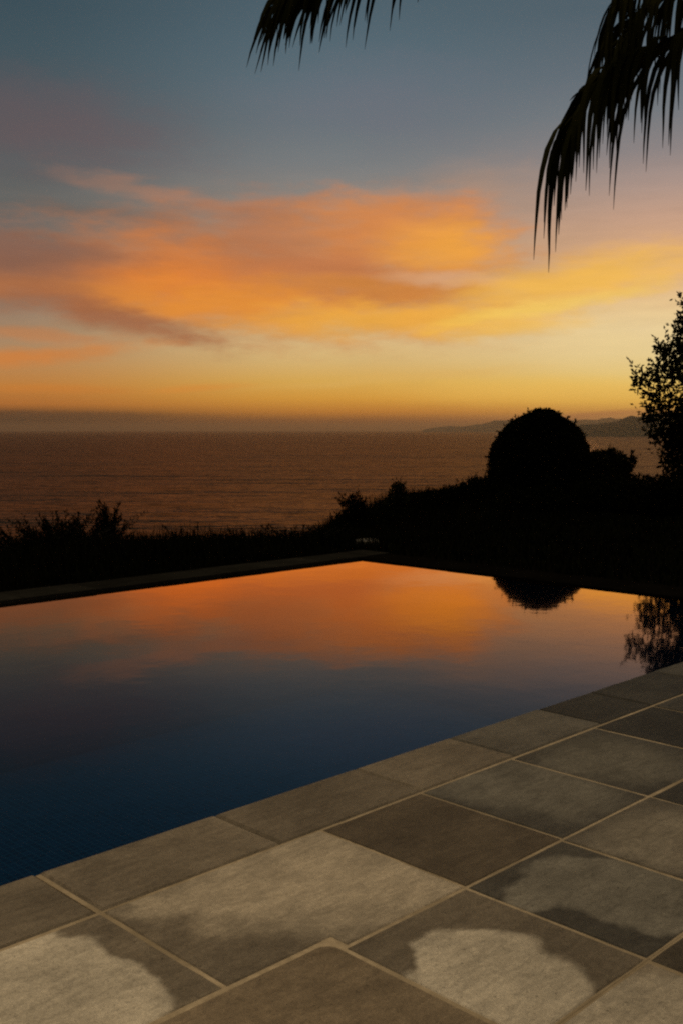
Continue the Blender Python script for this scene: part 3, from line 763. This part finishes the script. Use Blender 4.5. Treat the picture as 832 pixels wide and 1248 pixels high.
def weed(x, Y, top_y, spread_px, n, label, seed, lean=0.25, leaf=.10):
    """upright stems fanning from one foot, with narrow leaves along them"""
    rng = np.random.default_rng(seed); rr = random.Random(seed)
    f0 = ft(x, Y); o = thing('weed', label, 'weed', f0, 'tall weeds beyond the far pool edge')
    H = at(x, top_y, Y).z - f0[2]; sp = spread_px * Y / F
    V = []; Fc = []; Qs = []
    for k in range(n):
        h = H * rr.uniform(.55, 1.0) if k else H
        dx, dy = rr.gauss(0, .5) * sp, rr.gauss(0, .5) * sp
        b0 = Vector((rr.gauss(0, .04), rr.gauss(0, .04), 0)); tp = Vector((dx, dy, h)); md = Vector((dx * .35, dy * .35, h * .55))
        tube(V, Fc, [tuple(b0), tuple(md), tuple(tp)], [.006, .0045, .0015], 4)
        m = int(64 * h / .5); tt = rng.random(m) ** .8
        pts = np.array([list((md * 2 * t_ if t_ < .5 else md.lerp(tp, (t_ - .5) * 2))) for t_ in tt])
        D = np.stack([rng.normal(size=m) * .7, rng.normal(size=m) * .7, rng.uniform(.3, 1.3, m)], 1)
        L = leaf * rng.uniform(.5, 1.2, m) * (1.1 - .6 * tt)
        Qs.append(leaves(pts, D, L, L * .26, rng))
    new_obj('leaves', quads_mesh(np.concatenate(Qs)), GRASS, o)
    new_obj('stems', mesh_from(V, Fc), BARK, o)
weed(18, 12.6, 634, 66, 34, 'thin weed at the left edge of the photo beyond the far pool edge', 61)
weed(72, 12.9, 624, 84, 64, 'broad bushy weed left of the tallest spike', 62)
weed(50, 12.6, 632, 60, 34, 'low weed between the left edge weed and the broad bushy one', 67)
weed(131, 13.2, 611, 30, 30, 'tallest weed with a narrow spike above the grass', 63)
weed(112, 13.0, 632, 56, 30, 'short weed at the left foot of the tallest spike', 68)
weed(228, 13.4, 642, 44, 18, 'small weed tuft midway along the far pool edge', 64)
weed(300, 13.8, 644, 50, 18, 'low weed tuft right of the midway one', 69)
weed(350, 14.2, 640, 66, 32, 'weed tuft near the pool corner left of the feathery shrub', 65)
weed(398, 14.8, 638, 50, 30, 'short weed closest to the feathery shrub on its left', 66)

# flat pale stone by the far corner of the pool
def build_stone():
    c = at(449, 659, 12.4); rr = random.Random(3); V = []; Fc = []; n = 14
    m, t, b = material('pale_stone'); nz = t.noise(objcoord(t), 12, 5)
    t.l.new(t.mix(nz.outputs['Fac'], (.04, .034, .024, 1), (.08, .07, .05, 1)), b.inputs['Base Color']); b.inputs['Roughness'].default_value = .85
    ang = [2 * math.pi * k / n for k in range(n)]; rj = [rr.uniform(.85, 1.1) for _ in ang]
    for sc, z in ((.96, -.3), (1.0, .0), (.94, .02)):
        for a, j in zip(ang, rj): V.append((.17 * sc * j * math.cos(a), .22 * sc * j * math.sin(a), z + (rr.uniform(-.004, .004))))
    for i in range(2):
        for k in range(n): Fc.append((i * n + k, i * n + (k + 1) % n, (i + 1) * n + (k + 1) % n, (i + 1) * n + k))
    Fc.append(tuple(2 * n + k for k in range(n)))
    o = new_obj('stone', mesh_from(V, Fc), m); o.location = (c.x, c.y, c.z - .01)
    tag(o, 'flat pale stone lying in the dark by the far pool corner', 'stone')
build_stone()

# ------------------------------------------------------------------ the palm
def build_palm():
    crown = at(1150, -350, 3.3)
    o = thing('palm_tree', 'palm whose drooping fronds hang into the top of the view', 'palm tree', (crown.x, crown.y, -.03))
    off = Vector((crown.x, crown.y, -.03))
    V = []; Fc = []; n = 22
    pts = []; rad = []
    for i in range(n):
        f = i / (n - 1); pts.append((.05 * math.sin(f * 2), .04 * math.sin(f * 3), -.05 + f * (crown.z - off.z))); rad.append((.11 - .03 * f) * (1 + .05 * (i % 2)) + (.05 * (1 - f) ** 6))
    tube(V, Fc, pts, rad, 12); new_obj('trunk', mesh_from(V, Fc, True), BARK, o)
    def frond(ctrl, l0, l1, seed, droop=1.0, splay=0.5, count=70, start=.12, width=.021, fk=.9, endp=.75, gmin=.6, ragged=0):
        rr = random.Random(seed); C = [Vector(c) - off for c in ctrl]
        def cr(t):
            t = min(max(t, 0), .9999) * (len(C) - 1); i = int(t); f = t - i
            p0 = C[max(i - 1, 0)]; p1 = C[i]; p2 = C[i + 1]; p3 = C[min(i + 2, len(C) - 1)]
            return 0.5 * ((2 * p1) + (p2 - p0) * f + (2 * p0 - 5 * p1 + 4 * p2 - p3) * f * f + (3 * p1 - p0 - 3 * p2 + p3) * f ** 3)
        V = []; Fc = []
        ts = [i / 30 for i in range(31)]
        tube(V, Fc, [tuple(cr(t)) for t in ts], [.016 * (1 - .85 * t) + .0015 for t in ts], 6)
        nf = len(Fc)
        for k in range(count):
            for sgn in (-1, 1):
                t = start + (1 - start) * (k + rr.uniform(-.3, .3)) / (count - 1); t = min(t, .998)
                if ragged and math.sin(t * 47 + seed) < -.72: continue        # torn gaps between bundles of leaflets
                p = cr(t); T = (cr(min(t + .01, 1)) - cr(t - .01)).normalized()
                side = T.cross(Vector((0, 0, 1))).normalized() * sgn
                prof = math.sin(math.pi * min(1,   .18 + endp * (t - start) / (1 - start))) ** .6
                ln = (l0 + (l1 - l0) * t) * prof * rr.uniform(.62, 1.12) * (1 + ragged * .22 * math.sin(t * 31 + seed * 2))
                fwd = .3 + fk * t ** 4
                d = (side * splay * rr.uniform(.6, 1.2) + T * fwd + Vector((0, 0, .25 * rr.random()))).normalized()
                g = droop * rr.uniform(gmin, 1.35); seg = 8; pos = p.copy(); base = len(V)
                if .62 < t < .92 and ragged and rr.random() < .09:
                    g *= .12; ln *= .36; d = (Vector((T.x, T.y, 0)).normalized() + side * rr.uniform(0, .2) + Vector((0, 0, -.3))).normalized()
                wd = width * rr.uniform(.75, 1.15); wdir = T.copy()
                for s in range(seg + 1):
                    f = s / seg
                    wv = (wdir - d * wdir.dot(d)); wv = wv.normalized() if wv.length > .01 else side
                    ww = wd * min(1, .35 + f * 3) * (1 - f ** 1.6) * .5 + .0006
                    V.append(pos - wv * ww); V.append(pos + wv * ww)
                    pos = pos + d * ln / seg
                    d = (d + Vector((0, 0, -1)) * g * .42 * (0.5 + f) + Vector((rr.gauss(0, .04), rr.gauss(0, .04), 0))).normalized()
                for s in range(seg): Fc.append((base + 2 * s, base + 2 * s + 1, base + 2 * s + 3, base + 2 * s + 2))
        new_obj('frond', mesh_from(V, Fc), PALM, o)
    c = tuple(crown)
    a = lambda x, y, Y: tuple(at(x, y, Y))
    # the frond hanging in at the upper right
    frond([c, a(1050, -210, 3.2), a(980, -50, 3.05), a(910, 8, 2.95), a(845, 42, 2.9), a(785, 68, 2.87), a(736, 96, 2.85), a(708, 134, 2.85)], .46, .38, 1, droop=2.2, splay=.24, count=62, start=.3, fk=.2, endp=.5, width=.0185, gmin=.78, ragged=1)
    frond([c, a(1060, -290, 3.4), a(985, -160, 3.4), a(925, -80, 3.35), a(870, -40, 3.3), a(822, -12, 3.28), a(782, 18, 3.26), a(760, 50, 3.25)], .46, .40, 2, droop=2.0, splay=.30, count=62, start=.3, fk=.3, endp=.6, width=.018, ragged=1)
    frond([c, a(1050, -330, 3.0), a(960, -220, 2.9), a(890, -130, 2.85), a(830, -75, 2.8), a(785, -35, 2.78), a(752, 0, 2.78), a(738, 40, 2.78)], .36, .26, 4, droop=1.4, splay=.5, count=60, start=.3, fk=.5, width=.010)
    # the frond whose tip shows at the top
    frond([c, a(1000, -420, 3.5), a(800, -320, 3.7), a(640, -215, 3.8), a(525, -105, 3.85), a(448, -58, 3.85), a(388, -30, 3.85)], .42, .46, 3, droop=.9, splay=.4, count=112, endp=.55, start=.25, width=.026)
    # the rest of the crown, outside the frame
    rr = random.Random(9)
    for k, (dx, dy, dz) in enumerate([(1.7, .4, .2), (1.3, -1.2, .1), (.2, -1.9, .2), (-.9, -1.7, .3), (1.4, 1.3, .5), (-.5, -.9, 1.3), (.7, .2, 1.5), (-1.5, -1.0, .7), (.9, -.5, 1.2), (-.3, .4, 1.6)]):
        d = Vector((dx, dy, dz)); C = []
        for f in (0, .25, .5, .75, 1):
            C.append(tuple(crown + d * f + Vector((0, 0, .75 * f - 1.25 * f * f))))
        frond(C, .5, .4, 20 + k, droop=1.0, splay=.6, count=46)
build_palm()

# ------------------------------------------------------------------ sea haze
def build_haze():
    m = bpy.data.materials.new('sea_haze'); m.use_nodes = True; t = NT(m.node_tree)
    t.n.remove(t.n['Principled BSDF'])
    v = t.node('ShaderNodeVolumePrincipled')
    v.inputs['Color'].default_value = (.95, .72, .50, 1); v.inputs['Density'].default_value = 6e-5; v.inputs['Anisotropy'].default_value = .72
    t.l.new(v.outputs[0], t.n['Material Output'].inputs['Volume'])
    R = 30000.0; z0, z1 = SEA_Z - 3.5, 150.0
    V = [(x, y, z) for z in (z0, z1) for x, y in ((-R, -R), (R, -R), (R, R), (-R, R))]
    o = new_obj('haze', mesh_from(V, [(3, 2, 1, 0), (4, 5, 6, 7), (0, 1, 5, 4), (1, 2, 6, 5), (2, 3, 7, 6), (3, 0, 4, 7)]), m)
    o['kind'] = 'stuff'; o['label'] = 'thin sea haze over the water'; o['category'] = 'haze'
build_haze()
